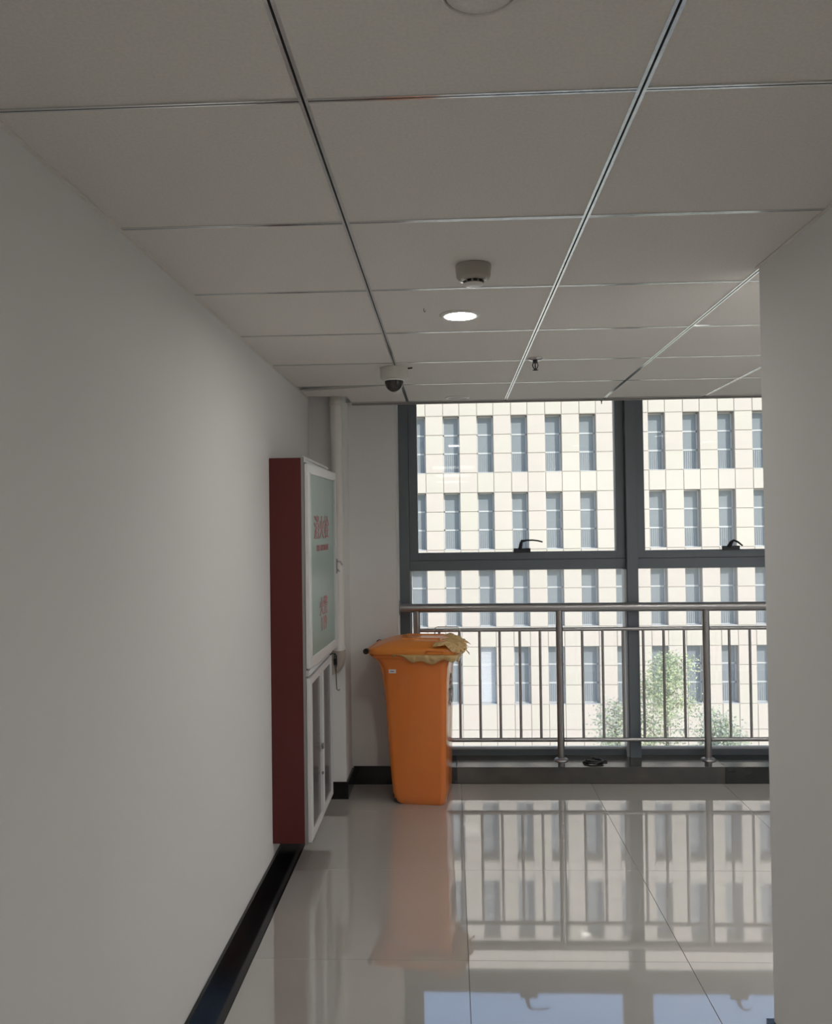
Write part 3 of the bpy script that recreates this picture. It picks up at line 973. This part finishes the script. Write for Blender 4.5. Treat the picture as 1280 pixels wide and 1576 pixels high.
def panel_mesh(w_, h_, mi):
    key = (round(w_, 3), round(h_, 3), mi)
    if key not in panel_meshes:
        t = MB()
        a, b_ = w_ / 2 - 0.013, h_ / 2 - 0.013
        e = 0.012
        t.loft([[(-a, 0.03, -b_), (a, 0.03, -b_), (a, 0.03, b_), (-a, 0.03, b_)], [(-a, e, -b_), (a, e, -b_), (a, e, b_), (-a, e, b_)],
                [(-a + e, 0, -b_ + e), (a - e, 0, -b_ + e), (a - e, 0, b_ - e), (-a + e, 0, b_ - e)]], smooth=False)
        o = t.build('cladding_panel', CLAD[mi])
        panel_meshes[key] = o.data
        bpy.data.objects.remove(o)
    return panel_meshes[key]


rp = random.Random(12)
far = MB()
cells = []
PW = P_ - WW
band = FH - WH
for i in range(NX0, NX1 + 1):
    cxp = X0 + i * P_ - PW / 2
    cxw = X0 + i * P_ + WW / 2
    top = ZT0 - FH * K_TOP
    n_top = 2
    for q in range(n_top):
        hh = (RZ_TOP - top) / n_top
        cells.append((cxp, top + hh * (q + 0.5), PW, hh)); cells.append((cxw, top + hh * (q + 0.5), WW, hh))
    for k in range(K_TOP, K_BOT + 1):
        zt = ZT0 - FH * k
        for q in range(3):
            cells.append((cxp, zt - WH / 3 * (q + 0.5), PW, WH / 3))
        if k < K_BOT:
            zc = zt - WH - band / 2
            cells.append((cxp, zc, PW, band)); cells.append((cxw, zc, WW, band))
        else:
            zb = zt - WH
            hh = (zb + 8.9) / 2
            for q in range(2):
                cells.append((cxp, zb - hh * (q + 0.5), PW, hh)); cells.append((cxw, zb - hh * (q + 0.5), WW, hh))
npan = 0
for cx, cz, w_, h_ in cells:
    mi = rp.choice([0, 0, 1, 1, 2])
    vis = -1.9 < cx < 14.9 and cz < 7.9
    if vis and npan < 300:
        o = link('cladding_panel', panel_mesh(w_, h_, mi), bld)
        o.location = Vector((cx, BY + rp.uniform(-0.004, 0.004), cz)) + bo
        npan += 1
    else:
        a, b_ = w_ / 2 - 0.013, h_ / 2 - 0.013
        far.box(cx - a, cx + a, BY, BY + 0.03, cz - b_, cz + b_, mi)
o = far.build('distant_cladding', CLAD, bld); o.location = bo; o['kind'] = 'stuff'
print('panels', npan)


# windows of the block: reveal lining, pale frame with two transoms, three panes, guard bars in the lowest
def frame_mb(mb, x, zb, mi=0):
    h = WH
    y0, y1 = BY + DEP, BY + DEP + 0.06
    for (a, b_, c, d_) in ((0, 0.05, 0, h), (WW - 0.05, WW, 0, h), (0, WW, 0, 0.05), (0, WW, h - 0.06, h), (0, WW, h * 0.335, h * 0.335 + 0.07), (0, WW, h * 0.66, h * 0.66 + 0.07)):
        mb.box(x + a, x + b_, y0, y1, zb + c, zb + d_, mi)
    mb.box(x, x + WW, BY + 0.02, BY + DEP, zb, zb + 0.02, mi)      # sill


fm = None
for k in range(K_TOP, K_BOT + 1):
    zb = ZT0 - FH * k - WH
farw = MB()
shared = None
for k in range(K_TOP, K_BOT + 1):
    zb = ZT0 - FH * k - WH
    for i in range(NX0, NX1 + 1):
        x = X0 + i * P_
        vis = -1.9 < x < 14.9 and k >= 0
        if not vis:
            frame_mb(farw, x, zb, 0)
            farw.box(x, x + WW, BY + DEP + 0.03, BY + DEP + 0.05, zb, zb + WH, 1)
            continue
        if shared is None:
            a = MB(); frame_mb(a, 0, 0)
            a.v = [(p[0], p[1] - BY, p[2]) for p in a.v]
            wo_ = a.build('window', FRAME_F)
            panes = []
            for (z0, z1) in ((0.05, WH * 0.335), (WH * 0.335 + 0.07, WH * 0.66), (WH * 0.66 + 0.07, WH - 0.06)):
                po_ = MB().box(0.04, WW - 0.04, DEP + 0.025, DEP + 0.035, z0, z1).build('pane', PANE_F)
                panes.append(po_.data); bpy.data.objects.remove(po_)
            gm = MB()
            for q in range(7):
                gx_ = 0.09 + q * 0.094
                gm.box(gx_, gx_ + 0.018, DEP + 0.004, DEP + 0.016, 0.06, WH * 0.335)
            go = gm.build('guard_bars', GUARD)
            shared = (wo_.data, panes, go.data)
            bpy.data.objects.remove(wo_); bpy.data.objects.remove(go)
        wo_ = link('window', shared[0], bld)
        wo_.location = Vector((x, BY, zb)) + bo
        for pm in shared[1]:
            link('pane', pm, wo_)
        link('guard_bars', shared[2], wo_)
        if k == 3 and abs(x - 1.263) < 0.1:
            bm_ = MB()
            for q in range(42):
                z = 0.07 + q * 0.06
                bm_.box(0.05, WW - 0.05, DEP - 0.03, DEP - 0.01, z, z + 0.038)
            tag(bm_.build('blind', BLIND, wo_), 'white slatted blind')
o = farw.build('distant_windows', [FRAME_F, PANE_F], bld); o.location = bo; o['kind'] = 'stuff'


def tree(x, y, ztop, w_, dens, seed, label, mi):
    rn = random.Random(seed)
    zg = -8.9
    t = empty('tree', (x, y, zg))
    tag(t, label, 'tree')
    H = ztop - zg
    m = MB()
    m.tube([(0, 0, 0), (0.05, 0.02, H * 0.3), (-0.03, 0, H * 0.6), (0.02, 0, H * 0.93)], 0.06, 8, rads=[0.09, 0.075, 0.05, 0.012])
    tips = []
    for k in range(16):
        z = H * rn.uniform(0.22, 0.85)
        a = rn.uniform(0, 6.28)
        l = w_ * rn.uniform(0.5, 1.0) * (1.1 - 0.6 * z / H)
        e = (l * math.cos(a), l * math.sin(a), z + l * rn.uniform(0.5, 1.2))
        m.tube([(0, 0, z), (e[0] * 0.5, e[1] * 0.5, z + (e[2] - z) * 0.4), e], 0.02, 5, rads=[0.03, 0.018, 0.006])
        tips.append(e)
    m.build('trunk', BARK, t)
    f = MB()
    clumps = []
    for e in tips:
        for _ in range(3):
            clumps.append((e[0] + rn.gauss(0, .18), e[1] + rn.gauss(0, .18), min(H, e[2] + rn.gauss(0, .3)), rn.uniform(0.22, 0.42)))
    for _ in range(26):
        z = H * rn.uniform(0.22, 0.97)
        rr = w_ * 0.6 * (1.15 - z / H)
        clumps.append((rn.uniform(-rr, rr), rn.uniform(-rr, rr), z, rn.uniform(0.25, 0.4)))
    for cx, cy, cz, cr in clumps:
        for _ in range(int(dens)):
            p = Vector((cx + rn.gauss(0, cr * .6), cy + rn.gauss(0, cr * .6), cz + rn.gauss(0, cr * .7)))
            if p.z > H: continue
            s = rn.uniform(0.03, 0.065)
            a = Vector((rn.gauss(0, 1), rn.gauss(0, 1), rn.gauss(0, .6))).normalized()
            b2 = a.cross(Vector((rn.gauss(0, 1), rn.gauss(0, 1), rn.gauss(0, 1)))).normalized()
            f.add([p - a * s, p + b2 * s * 0.45, p + a * s, p - b2 * s * 0.45], [(0, 1, 2, 3)], 0 if rn.random() < .7 else 1)
    me = bpy.data.meshes.new('foliage')
    me.from_pydata(f.v, [], f.f)
    me.materials.append(LEAF[mi]); me.materials.append(LEAF[(mi + 1) % 3])
    me.polygons.foreach_set('material_index', f.mi)
    o = link('foliage', me, t)
    o['kind'] = 'stuff'


tree(6.75, 26.5, -2.45, 1.15, 150, 1, 'tallest pale green tree outside, rising behind the railing right of the mullion', 0)
tree(5.15, 26.6, -4.0, 0.7, 55, 2, 'sparse grey-green tree outside, left of the mullion foot', 2)
tree(7.85, 25.4, -4.0, 0.9, 90, 3, 'lower bushy grey-green tree outside, behind the railing post on the right', 2)
